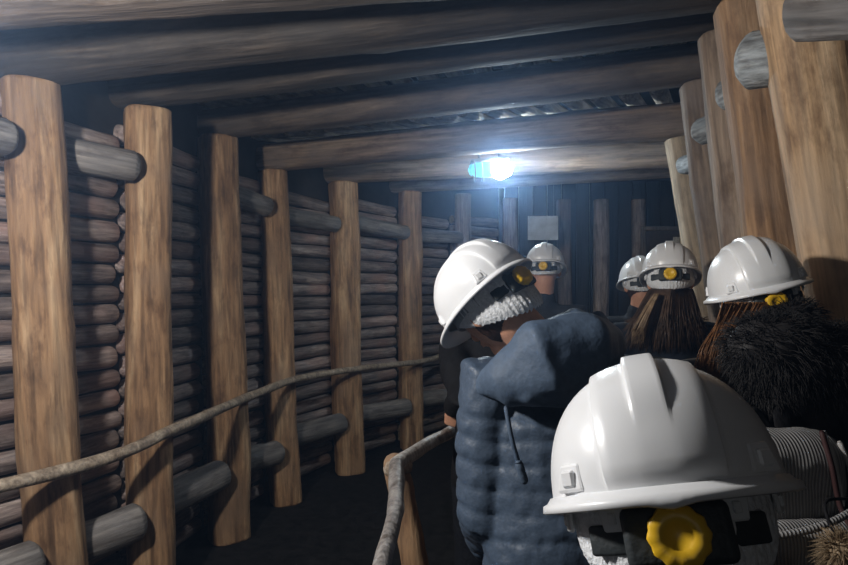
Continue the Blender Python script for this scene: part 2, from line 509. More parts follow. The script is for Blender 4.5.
# upper and lower struts wedged from behind one post onto the face of the next
def strut(k, za, zb, r, label, mat='strut'):
    """from the far side of post k to the tunnel face of post k+1 (k = -1: from out of view)"""
    B = lambda i, z: left_base[i].lerp(left_top[i], (z + .02) / (left_top[i].z + .02))
    if k < 0: p0 = Vector((-2.35, 1.25, za))
    else:
        p0 = B(k, za) + wall_dir(k) * (LP[k][4] * .8) - inward(k) * .06
    e = k + 1
    if e < 6:
        n = inward(e)
        pb = B(e, zb)
        p1 = pb + n * .06 - wall_dir(e) * (LP[e][4] * 1.0 + .02)
    else:
        p1 = Vector((.42, 6.85, zb))
    if k < 0: p0 = p0 + inward(0) * .06
    o = timber('wall_strut', p0, p1, r, r * .97, mat, 'strut', seg=22, wob=.06, bend=.008, cap='flat', cap2='round')
    tag(o, label, 'log strut', 'struts on the handrail wall', 'thing')

strut(-1, 2.26, 2.25, .082, 'thick grey strut log whose round end laps the first handrail post')
strut(0, 2.27, 2.23, .078, 'long grey upper strut ending on the second handrail post')
strut(2, 2.29, 2.24, .075, 'grey upper strut with rounded end on the fourth handrail post')
strut(3, 2.22, 2.19, .07, 'dull upper strut spanning fourth to fifth handrail posts')
strut(4, 2.26, 2.19, .075, 'upper strut spanning fifth to sixth handrail posts')
strut(5, 2.2, 2.2, .07, 'upper strut past the sixth handrail post toward the bend')
strut(-1, .50, .50, .09, 'thick low strut log beside the foot of first handrail post')
strut(0, .44, .47, .095, 'thick low strut log ending on the second handrail post')
strut(1, .45, .46, .095, 'thick low strut log ending on the third handrail post')
strut(2, .43, .42, .092, 'thick low strut log, nail in its round end, on the fourth handrail post')
strut(3, .45, .46, .09, 'low strut log ending on the fifth handrail post')
strut(4, .46, .45, .088, 'low strut log ending on the sixth handrail post')
strut(5, .46, .46, .085, 'low strut log past the sixth handrail post toward the bend')

# struts between the posts opposite
def rstrut(e, s, r, label, mat):
    d = (e - s); L = d.length
    o = timber('wall_strut', s, e, r, r, mat, mat, seg=24, wob=.12, bend=.006, cap='flat', cap2='round')
    tag(o, label, 'log strut', 'struts opposite the handrail wall', 'thing')

rstrut(at(800, 12, 1.50), at(1010, -10, 1.02), .066, 'blunt grey log end jutting before the broad squared post', 'strut')
rstrut(at(738, 62, 1.90), at(800, 50, 1.70) + Vector((.1, 0, 0)), .080, 'blue-grey log end beside the broad squared post', 'bstrut')
rstrut(at(718, 101, 2.27), Vector((1.21, 2.12, 2.36)), .058, 'pale grey strut end touching the dark narrow post', 'bstrut')
rstrut(at(696, 136, 2.72), Vector((1.33, 2.47, 2.35)), .055, 'pale slanted strut end on the grey-brown post', 'bstrut')
rstrut(at(682, 166, 3.42), Vector((1.50, 2.96, 2.30)), .055, 'pale strut end meeting the pale thin post', 'bstrut')

# ------------------------------------------------------------------ handrails
rp = [Vector((-2.05, 1.55, .90))]
for k, (px, py) in enumerate([(62, 473), (150, 433), (230, 400), (284, 380), (346, 368), (412, 362)]):
    z = [.86, .91, .925, .945, .93, .90][k]
    c = left_base[k].lerp(left_top[k], z / 2.5) + inward(k) * (LP[k][4] * 1.1 + .045)
    rp.append(Vector((c.x, c.y, z)))
rp += [Vector((.30, 6.72, .93)), Vector((.95, 7.15, .95))]
bm = bmesh.new()
sp = spline(rp, 10)
tube(bm, sp, [.030 - .006 * i / len(sp) for i in range(len(sp))], 12, wob=.18, seed=3)
o = link('handrail', bm_mesh('handrail', bm), M['rail'])
tag(o, 'long bent wooden pole handrail running along the wall posts', 'handrail')

mid = empty('barrier_rail', (-.06, 2.02, 0))
def child(name, me, mats, root, **kw):
    me.transform(root.matrix_world.inverted())
    return link(name, me, mats, root, **kw)

bm = bmesh.new()
top = Vector((-.088, 2.0, 1.045))
tube(bm, spline([Vector((.06, 2.04, -.01)), Vector((.005, 2.03, .5)), Vector((-.055, 2.03, .85)), Vector((-.094, 2.02, 1.04))], 6), [.052] * 6 + [.046] * 6 + [.042] * 7, 14, wob=.2, seed=8)
child('rail_post', bm_mesh('rail_post', bm), M['post'], mid)
bm = bmesh.new()
tube(bm, spline([Vector((-.108, .75, 1.0)), Vector((-.093, 1.30, 1.02)), Vector((-.078, 1.66, 1.02)), Vector((-.088, 1.955, 1.062))], 8), [.018] * 8 + [.021] * 8 + [.024] * 9, 12, wob=.22, seed=1)
child('near_rail', bm_mesh('near_rail', bm), M['rail2'], mid)
bm = bmesh.new()
tube(bm, spline([Vector((-.088, 1.96, 1.064)), Vector((.02, 2.30, 1.045)), Vector((.118, 2.59, 1.025)), Vector((.175, 2.80, 1.02))], 8), .024, 12, wob=.16, seed=2)
child('far_rail', bm_mesh('far_rail', bm), M['rail3'], mid)
bm = bmesh.new()
tube(bm, [Vector((-.105, 1.995, 1.035)), Vector((-.092, 1.985, 1.045)), Vector((-.065, 2.02, 1.04))], .027, 10, wob=.3, seed=4)
child('rope_binding', bm_mesh('rope_binding', bm), M['rail'], mid)
bm = bmesh.new()
tube(bm, [Vector((.178, 2.80, -.01)), Vector((.176, 2.79, .96))], .036, 12, wob=.2)
child('rail_post', bm_mesh('rail_post', bm), M['post'], mid)
tag(mid, 'rough pole barrier rail on a leaning post beside the person in navy jacket', 'barrier rail')

# ------------------------------------------------------------------ the shell of the tunnel
def strip_wall(name, pts, z0, z1, mat, amp=.04, th=.12, side=1):
    """rough rock wall standing along pts"""
    bm = bmesh.new(); rows = []
    P = []
    for a, b in zip(pts, pts[1:]):
        n = max(2, int((b - a).length / .18))
        P += [a.lerp(b, i / n) for i in range(n)]
    P.append(pts[-1])
    for j in range(17):
        z = z0 + (z1 - z0) * j / 16
        row = []
        for i, p in enumerate(P):
            q0, q1 = P[max(0, i - 1)], P[min(len(P) - 1, i + 1)]
            u = (q1 - q0).normalized(); n = Vector((u.y, -u.x, 0)) * side
            row.append(bm.verts.new(Vector((p.x, p.y, z)) - n * abs(noise.noise(Vector((p.x * 2, p.y * 2, z * 2)))) * amp))
        rows.append(row)
    for r0, r1 in zip(rows, rows[1:]):
        for k in range(len(r0) - 1): bm.faces.new((r0[k], r0[k + 1], r1[k + 1], r1[k]))
    o = link(name, bm_mesh(name, bm), M[mat])
    s = o.modifiers.new('thick', 'SOLIDIFY'); s.thickness = th; s.offset = -1 if side > 0 else 1
    o['kind'] = 'structure'
    return o

left_pts = [Vector((-3.6, -4.2, 0))] + [p for p, _ in back_line] + [back_line[-1][1]]
strip_wall('wall_left', left_pts, -.1, 3.1, 'rock')
right_pts = [Vector((.4, -4.2, 0)), Vector((1.25, .9, 0))] + [Vector((b.x + .20, b.y + .04, 0)) for b in right_base] + [Vector((3.6, 7.9, 0))]
strip_wall('wall_right', right_pts, -.1, 3.1, 'rock', side=-1)
# the end of the gallery: upright boards in front of the rock
bx0, bx1 = Vector((1.0, 7.62, 0)), Vector((3.7, 7.78, 0))
bm = bmesh.new()
n = 15
for i in range(n):
    p = bx0.lerp(bx1, (i + .5) / n)
    w = (bx1 - bx0).length / n
    box(bm, (p.x, p.y + rnd.uniform(-.012, .012), 1.45), (w - .012, .05, 3.1), bev=.006, seg=1)
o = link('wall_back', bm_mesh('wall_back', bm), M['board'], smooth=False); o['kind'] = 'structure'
o = strip_wall('wall_front', [Vector((1.0, -4.2, 0)), Vector((-4.0, -4.2, 0))], -.1, 3.1, 'rock')
bm = bmesh.new()
bmesh.ops.create_grid(bm, x_segments=70, y_segments=110, size=1)
for v in bm.verts:
    v.co = Vector((v.co.x * 4.2, v.co.y * 6.4 + 2.0, 0))
    v.co.z = .012 * noise.noise(Vector((v.co.x * 2.2, v.co.y * 2.2, 0))) + .006 * noise.noise(Vector((v.co.x * 8, v.co.y * 8, 3))) - .012
o = link('floor', bm_mesh('floor', bm), M['earth']); o['kind'] = 'structure'
bm = bmesh.new()
bmesh.ops.create_grid(bm, x_segments=50, y_segments=80, size=1)
for v in bm.verts:
    v.co = Vector((v.co.x * 4.2, v.co.y * 6.4 + 2.0, 3.08 + .05 * noise.noise(Vector((v.co.x * 5, v.co.y * 8, 1)))))
o = link('ceiling', bm_mesh('ceiling', bm), M['rock']); o['kind'] = 'structure'

# posts, sign and board at the dark end
for i, (px, w) in enumerate([(566, .085), (602, .09), (640, .08)]):
    x = (px - CX) / F * 7.45
    o = timber('timber_post', Vector((x, 7.45, -.02)), Vector((x - .02, 7.45, 2.72)), w, w, 'log', p=2.6, wob=.08)
    tag(o, f'dim upright post against the end boards, {["nearest the pale board", "middle of three", "nearest the framed board"][i]}', 'timber post', 'posts at the dark end of the gallery', 'thing')
for i, (x, y) in enumerate([(.45, 6.9), (1.02, 7.25)]):
    o = timber('timber_post', Vector((x, y, -.02)), Vector((x, y, 2.7)), .095, .09, 'log', p=2.6, wob=.08)
    tag(o, ['dim post at the start of the bend, past the sixth handrail post', 'dim post in the bend behind the lamp glow'][i], 'timber post', 'posts at the bend', 'thing')

sg = empty('sign_board', at(543, 228, 6.85) - Vector((0, 0, .14)))
bm = bmesh.new(); c = at(543, 228, 6.85)
box(bm, c, (.34, .012, .27), bev=.003, seg=1)
child('sign_panel', bm_mesh('sign_panel', bm), M['paper'], sg, smooth=False)
bm = bmesh.new()
for sx in (-.12, .12):
    tube(bm, [c + Vector((sx, .004, .13)), c + Vector((sx, .01, .62))], .004, 6)
child('hanger', bm_mesh('hanger', bm), M['metal'], sg)
tag(sg, 'small faded white board hanging in the blue lamp haze', 'sign')

fb = empty('notice_board', Vector((2.62, 6.6, .9)))
bm = bmesh.new(); c = at(672, 248, 6.62)
for cx_, cz_, w_, h_ in ((0, .21, .66, .045), (0, -.30, .66, .045), (-.31, -.045, .045, .47), (.31, -.045, .045, .47)):
    box(bm, c + Vector((cx_, 0, cz_)), (w_, .05, h_), bev=.006, seg=1)
child('board_frame', bm_mesh('board_frame', bm), M['beam'], fb, smooth=False)
bm = bmesh.new(); box(bm, c + Vector((0, .02, -.045)), (.60, .015, .47))
child('board_panel', bm_mesh('board_panel', bm), M['panel'], fb, smooth=False)
bm = bmesh.new(); box(bm, c + Vector((.10, .006, .06)), (.17, .006, .12))
child('paper_notice', bm_mesh('paper_notice', bm), M['pend'], fb, smooth=False)
bm = bmesh.new()
for sx in (-.25, .25): tube(bm, [Vector((c.x + sx, c.y + .03, .01)), Vector((c.x + sx, c.y + .03, c.z - .3))], .03, 10)
child('board_stand', bm_mesh('board_stand', bm), M['post'], fb)
tag(fb, 'wooden framed board at the dark end behind the paired helmets', 'notice board')

# ------------------------------------------------------------------ the lamp under the fifth cross timber
lc = at(490, 170, 4.30)
lamp = empty('bulkhead_lamp', lc + Vector((0, 0, .075)))
tilt = Matrix.Rotation(math.radians(-4), 3, 'Y')
bm = bmesh.new()
box(bm, (0, 0, .066), (.27, .12, .022), bev=.008)
tube(bm, [Vector((-.07, 0, .07)), Vector((-.07, 0, .14))], .010, 8); tube(bm, [Vector((.07, 0, .07)), Vector((.07, 0, .13))], .010, 8)
me = bm_mesh('housing', bm); me.transform(Matrix.Translation(lc) @ tilt.to_4x4())
child('housing', me, M['metal'], lamp)
def dome(q):
    q.z = min(q.z, .05)
    return q
bm = bmesh.new(); tube(bm, [Vector((-.105, 0, .008)), Vector((-.05, 0, .005)), Vector((.0, 0, .003))], [(.050, .050), (.056, .056), (.056, .056)], 24)
me = bm_mesh('lamp_glass', bm); me.transform(Matrix.Translation(lc) @ tilt.to_4x4())
child('lamp_glass', me, M['lens'], lamp)
bm = bmesh.new(); tube(bm, [Vector((.035, -.008, .0)), Vector((.07, -.010, -.006)), Vector((.098, -.008, -.002))], [(.058, .058), (.069, .069), (.060, .060)], 24)
me = bm_mesh('lit_bulb', bm); me.transform(Matrix.Translation(lc) @ tilt.to_4x4())
child('lit_bulb', me, M['bulb'], lamp)
bm = bmesh.new()
for sx in (-.11, -.06):
    tube(bm, spline([Vector((sx, -.066, .06)), Vector((sx, -.07, -.03)), Vector((sx, 0, -.078)), Vector((sx, .07, -.03)), Vector((sx, .066, .06))], 5), .0035, 6)
me = bm_mesh('wire_guard', bm); me.transform(Matrix.Translation(lc) @ tilt.to_4x4())
child('wire_guard', me, M['metal'], lamp)
tag(lamp, 'glowing blue-white bulkhead lamp hanging under a cross timber', 'lamp')


# ------------------------------------------------------------------ hard hats
HA, HB, HH, HP = .111, .136, .130, 2.25


def shell_point(u, v):
    d = Vector((math.sin(u), math.cos(u) * math.cos(v), math.cos(u) * math.sin(v)))
    s = (abs(d.x / HA) ** HP + abs(d.y / HB) ** HP + abs(d.z / HH) ** HP) ** (-1 / HP)
    return d * s


def sstep(a, b, x):
    t = max(0, min(1, (x - a) / (b - a)))
    return t * t * (3 - 2 * t)


def make_shell():
    bm = bmesh.new()
    us = set()
    for k in range(45): us.add(round(-PI / 2 + PI * k / 44, 4))
    U1, U2, E = .095, .36, .026
    for q in (U1, U1 + .004, U1 + E - .004, U1 + E, U2, U2 + .004, U2 + E - .004, U2 + E):
        for sg_ in (-1, 1): us.add(round(sg_ * q, 4))
    us = sorted(us)
    keep = [us[0]]
    for u in us[1:]:
        if u - keep[-1] > .0035: keep.append(u)
    us = keep
    nv = 64
    rows = []
    for u in us:
        row = []
        for k in range(nv + 1):
            v = PI * k / nv
            p = shell_point(u, v)
            ax = abs(p.x)
            el = math.sin(v)
            fade = sstep(.38, .70, el)
            mid_ = (1 - sstep(U1, U1 + E, abs(u))) * fade * .0062
            wide = (1 - sstep(U2, U2 + E, abs(u))) * .0046 * sstep(.03, .16, el)
            n = Vector((p.x / HA ** 2, p.y / HB ** 2, p.z / HH ** 2)).normalized()
            row.append(bm.verts.new(p + n * (mid_ + wide)))
        rows.append(row)
    for r0, r1 in zip(rows, rows[1:]):
        for k in range(nv): bm.faces.new((r0[k], r0[k + 1], r1[k + 1], r1[k]))
    bmesh.ops.remove_doubles(bm, verts=bm.verts, dist=.0002)
    return bm_mesh('shell', bm)


def make_brim():
    bm = bmesh.new(); n = 96; rings = []
    for k in range(n):
        a = 2 * PI * k / n  # 0 = front
        pk = max(0, math.cos(a)) ** 2.2
        e = (abs(math.sin(a) / HA) ** HP + abs(math.cos(a) / HB) ** HP) ** (-1 / HP)
        d = Vector((math.sin(a), math.cos(a), 0))
        w = .0115 + .031 * pk
        zo = -.003 - .014 * pk
        bulge = .004 * math.exp(-(((a - PI) / .09) ** 2))
        prof = [(e - .004, .006), (e + .003, .0045), (e + w * .6, .001 + zo * .5), (e + w, zo + .0005), (e + w + .0012, zo - .006 - bulge), (e + w - .002, zo - .0075 - bulge), (e + w * .5, zo * .5 - .004), (e - .004, -.005)]
        rings.append([bm.verts.new(d * r + Vector((0, 0, z))) for r, z in prof])
    for i in range(n):
        r0, r1 = rings[i], rings[(i + 1) % n]
        for j in range(len(r0)): bm.faces.new((r0[j], r0[(j + 1) % len(r0)], r1[(j + 1) % len(r0)], r1[j]))
    return bm_mesh('brim', bm)


def rim_frame(a, dz=0, out=0):
    e = (abs(math.sin(a) / HA) ** HP + abs(math.cos(a) / HB) ** HP) ** (-1 / HP) + out
    d = Vector((math.sin(a), math.cos(a), 0))
    m = Matrix((Vector((d.y, -d.x, 0)), d, Vector((0, 0, 1)))).transposed().to_4x4()
    m.translation = d * e + Vector((0, 0, dz))
    return m


def make_lug(a):
    bm = bmesh.new()
    m = rim_frame(a, .020, -.004)
    box(bm, (0, 0, 0), (.034, .016, .026), bev=.003, seg=2, taper=(.72, .55))
    box(bm, (0, .003, -.001), (.015, .014, .015), bev=.002, seg=1)
    me = bm_mesh('side_slot', bm); me.transform(m)
    return me


def make_clip(a):
    bm = bmesh.new()
    m = rim_frame(a, -.014, -.013)
    box(bm, (0, 0, 0), (.020, .004, .030), bev=.0015, seg=1, taper=(1.5, 1))
    box(bm, (0, .003, -.004), (.007, .004, .010), bev=.001, seg=1)
    me = bm_mesh('suspension_clip', bm); me.transform(m)
    return me


def make_headband():
    bm = bmesh.new(); n = 72; rings = []
    for k in range(n):
        a = 2 * PI * k / n
        back = max(0, -math.cos(a)) ** 1.5
        r = Vector((math.sin(a) * .091, math.cos(a) * .109, 0))
        z0, z1 = -.018 - .038 * back, .010 - .010 * back
        o = r * 1.035
        rings.append([bm.verts.new(r + Vector((0, 0, z0))), bm.verts.new(o + Vector((0, 0, z0))), bm.verts.new(o + Vector((0, 0, z1))), bm.verts.new(r + Vector((0, 0, z1)))])
    for i in range(n):
        r0, r1 = rings[i], rings[(i + 1) % n]
        for j in range(4): bm.faces.new((r0[j], r0[(j + 1) % 4], r1[(j + 1) % 4], r1[j]))
    return bm_mesh('headband', bm)


def make_ratchet():
    bm = bmesh.new()
    box(bm, (0, -.1175, -.035), (.088, .016, .050), bev=.007, seg=3)
    for s in (-1, 1):
        m = Matrix.Rotation(s * math.radians(28), 4, 'Z')
        box(bm, (0, -.110, -.036), (.05, .008, .026), m=m, bev=.003)
    return bm_mesh('ratchet_housing', bm)


def make_knob():
    bm = bmesh.new(); n = 48
    prof = [(.0, 0), (.0230, 0), (.0245, .002), (.0245, .013), (.0225, .0155), (.012, .0165), (.0105, .0145), (0.0, .0145)]
    rings = []
    for r, h in prof:
        if r == 0: rings.append([bm.verts.new((0, -.1255 - h, -.035))]); continue
        ring = []
        for k in range(n):
            a = 2 * PI * k / n
            g = 1 + (.035 * math.cos(a * 12) if r > .02 else 0)
            ring.append(bm.verts.new((r * g * math.cos(a), -.1255 - h, -.035 + r * g * math.sin(a))))
        rings.append(ring)
    for r0, r1 in zip(rings, rings[1:]):
        for k in range(n):
            k2 = (k + 1) % n
            if len(r0) == 1: bm.faces.new((r0[0], r1[k2], r1[k]))
            elif len(r1) == 1: bm.faces.new((r0[k], r0[k2], r1[0]))
            else: bm.faces.new((r0[k], r0[k2], r1[k2], r1[k]))
    return bm_mesh('ratchet_knob', bm)


HAT = dict(shell=make_shell(), brim=make_brim(), headband=make_headband(), ratchet=make_ratchet(), knob=make_knob(),
           lugs=[make_lug(PI - .68), make_lug(PI + .68), make_lug(.9), make_lug(-.9)],
           clips=[make_clip(PI - .42), make_clip(PI + .42), make_clip(PI - 1.25), make_clip(PI + 1.25)])


def hard_hat(mw, label):
    root = empty('hard_hat'); root.matrix_world = mw
    s = link('shell', HAT['shell'], M['white'], root)
    if not any(m.type == 'SOLIDIFY' for m in s.modifiers):
        md = s.modifiers.new('thick', 'SOLIDIFY'); md.thickness = .0028; md.offset = -1
    link('brim', HAT['brim'], M['white'], root)
    hb = link('headband', HAT['headband'], M['grey'], root)
    rh = link('ratchet_housing', HAT['ratchet'], M['dark'], root)
    link('ratchet_knob', HAT['knob'], M['yellow'], rh)['label'] = 'yellow ratchet knob'
    for l in HAT['lugs']: link('side_slot', l, M['white'], root, smooth=False)
    for c_ in HAT['clips']: link('suspension_clip', c_, M['clip'], root, smooth=False)
    tag(root, label, 'hard hat', 'white hard hats')
    return root


for me in [HAT['shell'], HAT['brim']]:
    pass


# ------------------------------------------------------------------ people
def basis(f, u):
    """head matrix axes: y = front, z = crown"""
    f = Vector(f).normalized(); u = Vector(u); u = (u - f * u.dot(f)).normalized(); r = f.cross(u)
    return Matrix((r, f, u)).transposed()


def add_hand(bm, wrist, d, nrm, side, curl=.5, s=1.0):
    """palm and five fingers; d = pointing direction, nrm = palm-side normal, side = +1 thumb along d x nrm"""
    d = d.normalized(); nrm = (nrm - d * nrm.dot(d)).normalized(); t = d.cross(nrm) * side
    p0, p1 = wrist, wrist + d * .085 * s
    tube(bm, [p0, p0.lerp(p1, .5), p1], [(.030 * s, .017 * s), (.040 * s, .016 * s), (.041 * s, .014 * s)], 14, flat=t)
    for i, (off, ln) in enumerate([(.030, .072), (.010, .080), (-.010, .074), (-.029, .058)]):
        q = p1 + t * off * s - d * .012
        pts = [q]; ang = curl * .4
        for k, fr in enumerate((.45, .32, .26)):
            ang += curl * (.75 if k else .5)
            dirv = d * math.cos(ang) + nrm * math.sin(ang)
            pts.append(pts[-1] + dirv * ln * fr * s)
        tube(bm, pts, [.0095 * s, .0092 * s, .0085 * s, .0072 * s], 10)
    q = p0 + d * .022 * s + t * .030 * s
    td = (d * .55 + t * .62 + nrm * .35 * (1 + curl)).normalized()
    q2 = q + td * .042 * s
    q3 = q2 + (td * .5 + d * .55 + nrm * .35 * curl).normalized() * .034 * s
    tube(bm, [q, q2, q3], [.0135 * s, .011 * s, .0085 * s], 10)


def head_shape(bm, hm):
    def sk(q):
        if q.z < 0 and q.y < .02: q.y *= 1 - .25 * min(1, -q.z / .1)
        if q.z < -.03: q.x *= 1 - .28 * min(1, (-q.z - .03) / .08)
        return q
    m3 = hm.to_3x3()
    ellipsoid(bm, hm @ Vector((0, .004, -.012)), (.076, .096, .118), m3, 28, 20, sk)
    tube(bm, [hm @ Vector((0, .094, -.005)), hm @ Vector((0, .112, -.045))], [.010, .015], 10)          # nose
    tube(bm, [hm @ Vector((-.022, .086, -.078)), hm @ Vector((0, .092, -.078)), hm @ Vector((.022, .086, -.078))], .010, 8)  # mouth
    tube(bm, [hm @ Vector((0, .062, -.112)), hm @ Vector((0, .074, -.110))], .022, 10)                     # chin
    for s in (-1, 1):
        tube(bm, [hm @ Vector((s * .012, .088, .012)), hm @ Vector((s * .045, .078, .010))], .011, 8)       # brow
        ellipsoid(bm, hm @ Vector((s * .080, -.008, -.035)), (.011, .021, .033), m3 @ Matrix.Rotation(s * -.35, 3, 'Z'), 12, 8)  # ear


def wrinkle(amp, sc=9):
    return lambda p, n: amp * (noise.noise(p * sc) + .5 * noise.noise(p * sc * 2.3 + Vector((5, 1, 2))))


def person(label, x, y, yaw, H, hm, jacket='black', lean=.03, arms=None, jdisp=None, hair=None, net=True, collar=True, jr=1.0, seg_voxel=.012, trousers='jeans'):
    root = empty('person', (x, y, 0), Matrix.Rotation(yaw, 3, 'Z'))
    mw = root.matrix_world.copy()
    k = H / 1.72
    P = lambda a, b, c: mw @ Vector((a * k, b * k, c * k))
    rx = (mw.to_3x3() @ Vector((1, 0, 0)))
    hip, waist, chest, nk = P(0, 0, .93), P(0, lean * .3, 1.08), P(0, lean, 1.28), P(0, lean - .01, 1.42)
    hn = hm @ Vector((0, -.022, -.085))
    sh = {s: P(s * .175, lean - .005, 1.375) for s in (-1, 1)}
    arms = arms or {}
    el, wr, hd, hn_, cu = {}, {}, {}, {}, {}
    for s in (-1, 1):
        a = arms.get(s, {})
        el[s] = a.get('elbow', P(s * .225, lean - .02, 1.09)); wr[s] = a.get('wrist', P(s * .205, lean + .12, .90))
        hd[s] = a.get('dir', (wr[s] - el[s]).normalized()); hn_[s] = a.get('nrm', -rx * s); cu[s] = a.get('curl', .45)
    kn = {s: P(s * .10, .03, .49) for s in (-1, 1)}; an = {s: P(s * .10, -.01, .085) for s in (-1, 1)}
    # body: one continuous surface
    bm = bmesh.new()
    head_shape(bm, hm)
    tube(bm, [nk - Vector((0, 0, .05)), nk.lerp(hn, .5), hn], [.060, .056, .058], 16)
    tube(bm, [hip, waist, chest, P(0, lean, 1.38)], [(.145 * k, .095 * k), (.125 * k, .09 * k), (.15 * k, .10 * k), (.11 * k, .07 * k)], 20, flat=rx)
    for s in (-1, 1):
        tube(bm, [P(s * .06, lean, 1.38), sh[s], sh[s].lerp(el[s], .5), el[s], wr[s]], [.06, .056, .047, .040, .028], 14)
        add_hand(bm, wr[s], hd[s], hn_[s], arms.get(s, {}).get('side', s), cu[s], k)
        tube(bm, [P(s * .085, 0, .9), kn[s], an[s]], [.085, .058, .042], 14)
        tube(bm, [an[s] + Vector((0, 0, -.03)), an[s] + (mw.to_3x3() @ Vector((0, .13, -.05)))], [.038, .03], 12)
    body = child('body', fuse('body', bm, .0065, 3), M['skin'], root)
    for s in (-1, 1):
        bm = bmesh.new(); ellipsoid(bm, hm @ Vector((s * .030, .081, -.012)), (.012, .012, .012), None, 12, 8)
        child('eye', bm_mesh('eye', bm), M['eye'], root)
    # jacket
    bm = bmesh.new()
    j = jr
    tube(bm, [P(0, 0, .84), P(0, 0, .95), waist, chest, P(0, lean - .005, 1.36)],
         [(.185 * k * j, .135 * k * j), (.18 * k * j, .132 * k * j), (.168 * k * j, .128 * k * j), (.182 * k * j, .138 * k * j), (.125 * k * j, .088 * k)], 28, flat=rx)
    for s in (-1, 1):
        w2 = el[s].lerp(wr[s], .93)
        tube(bm, [P(s * .05, lean, 1.37), sh[s] + Vector((0, 0, .004)), sh[s].lerp(el[s], .5), el[s], w2], [.078 * j, .080 * j, .070 * j, .063 * j, .047 * j], 18)
    if collar: tube(bm, [nk - Vector((0, 0, .04)), nk.lerp(hn, .30)], [.083, .073], 18)
    jk = child('jacket', fuse('jacket', bm, seg_voxel, 5, jdisp or wrinkle(.007)), M[jacket], root)
    # trousers and shoes
    bm = bmesh.new()
    tube(bm, [P(0, 0, .82), P(0, 0, .98)], [(.165 * k, .118 * k), (.155 * k, .11 * k)], 24, flat=rx)
    for s in (-1, 1): tube(bm, [P(s * .085, 0, .86), kn[s], an[s] + Vector((0, 0, .02))], [.098, .075, .066], 16)
    child('trousers', fuse('trousers', bm, .014, 4, wrinkle(.006)), M[trousers], root)
    for s in (-1, 1):
        bm = bmesh.new()
        f = mw.to_3x3() @ Vector((0, 1, 0)); b0 = Vector((an[s].x, an[s].y, 0))
        tube(bm, [b0 - f * .05 + Vector((0, 0, .045)), b0 + f * .03 + Vector((0, 0, .050)), b0 + f * .17 + Vector((0, 0, .036))], [(.042, .047), (.046, .05), (.044, .035)], 16, flat=rx)
        tube(bm, [b0 + Vector((0, 0, .05)), b0 + Vector((0, 0, .13))], .052, 14)
        child('shoe', fuse('shoe', bm, .010, 3), M['shoe'], root)
    # hair net and hair
    if net: child('hair_net', hair_net(hm, net if isinstance(net, float) else .062), M['net'], root)
    if hair:
        bm = bmesh.new()
        def hs(q):
            q.y = min(q.y, .03)
            if q.z < -.02 and q.y < .02: q.y *= 1 - .22 * min(1, (-q.z - .02) / .1)
            return q
        ellipsoid(bm, hm @ Vector((0, -.004, -.014)), (.083, .101, .114), hm.to_3x3(), 40, 26, hs)
        inv = hm.inverted()
        me = fuse('hair', bm, .006, 2, lambda p, n: .0035 * noise.noise(Vector((math.atan2((inv @ p).x, (inv @ p).y) * 22, (inv @ p).z * 14, 0))))
        child('hair', me, M[hair], root)
    tag(root, label, 'person')
    return root


def hair_net(hm, drop):
    n, rows = 180, 12
    vs, fs = [], []
    for j in range(rows):
        t = j / (rows - 1)
        for k in range(n):
            a = 2 * PI * k / n
            back = .5 - .5 * math.cos(a)
            z = .05 - t * (.05 + .006 + drop * back)
            puff = math.sin(min(1, t * 1.05) * PI * .9)
            ple = (.5 * noise.noise(Vector((math.cos(a) * 16, math.sin(a) * 16, t * 1.3))) + .5 * math.sin(a * 46 + 2 * noise.noise(Vector((math.cos(a) * 5, math.sin(a) * 5, 0)))))
            r = 1.03 + .06 * puff + .030 * ple * (.35 + t) + (.02 * ple if j == rows - 1 else 0)
            z += .004 * ple * t
            s = .93 if j == rows - 1 else 1
            vs.append(tuple(hm @ Vector((math.sin(a) * .086 * r * s, math.cos(a) * .106 * r * s - .003, z))))
    for j in range(rows - 1):
        for k in range(n):
            k2 = (k + 1) % n
            fs.append((j * n + k, j * n + k2, (j + 1) * n + k2, (j + 1) * n + k))
    me = bpy.data.meshes.new('hair_net'); me.from_pydata(vs, [], fs); me.update()
    return me


def head(px, py, d, f, u):
    m = basis(f, u).to_4x4(); m.translation = at(px, py, d)
    return m


# A: navy quilted jacket, head bowed to the handrail
hA = head(486, 298, 1.52, (-.40, .69, -.60), (-.588, .300, .752))
hard_hat(hA, 'white hard hat tipped sideways on the person in the navy quilted jacket')
ayaw = math.radians(6)


def quilt(p, n):
    q = p - Vector((.36, 1.5, 0))
    z = q.z + .16 * abs(((q.x + .5) % .30) - .15) + .008 * noise.noise(p * 7)
    s = abs(math.sin(PI * z / .056))
    fade = 1 - sstep(1.33, 1.40, p.z)
    return (.0075 * (s ** .30) - .0045) * fade + .004 * noise.noise(Vector((p.x * 16, p.y * 16, p.z * 7))) + .004 * noise.noise(p * 40)


A = person('person in navy quilted hooded jacket bowing toward the wooden handrail', .335, 1.47, ayaw, 1.74, hA, 'navy', lean=.05, jdisp=quilt, hair='hdark', net=.105, seg_voxel=.008, jr=1.06, collar=True,
           arms={-1: dict(elbow=Vector((.148, 1.48, 1.08)), wrist=Vector((.17, 1.66, .93))), 1: dict(elbow=Vector((.53, 1.47, 1.10)), wrist=Vector((.50, 1.66, .95)))})
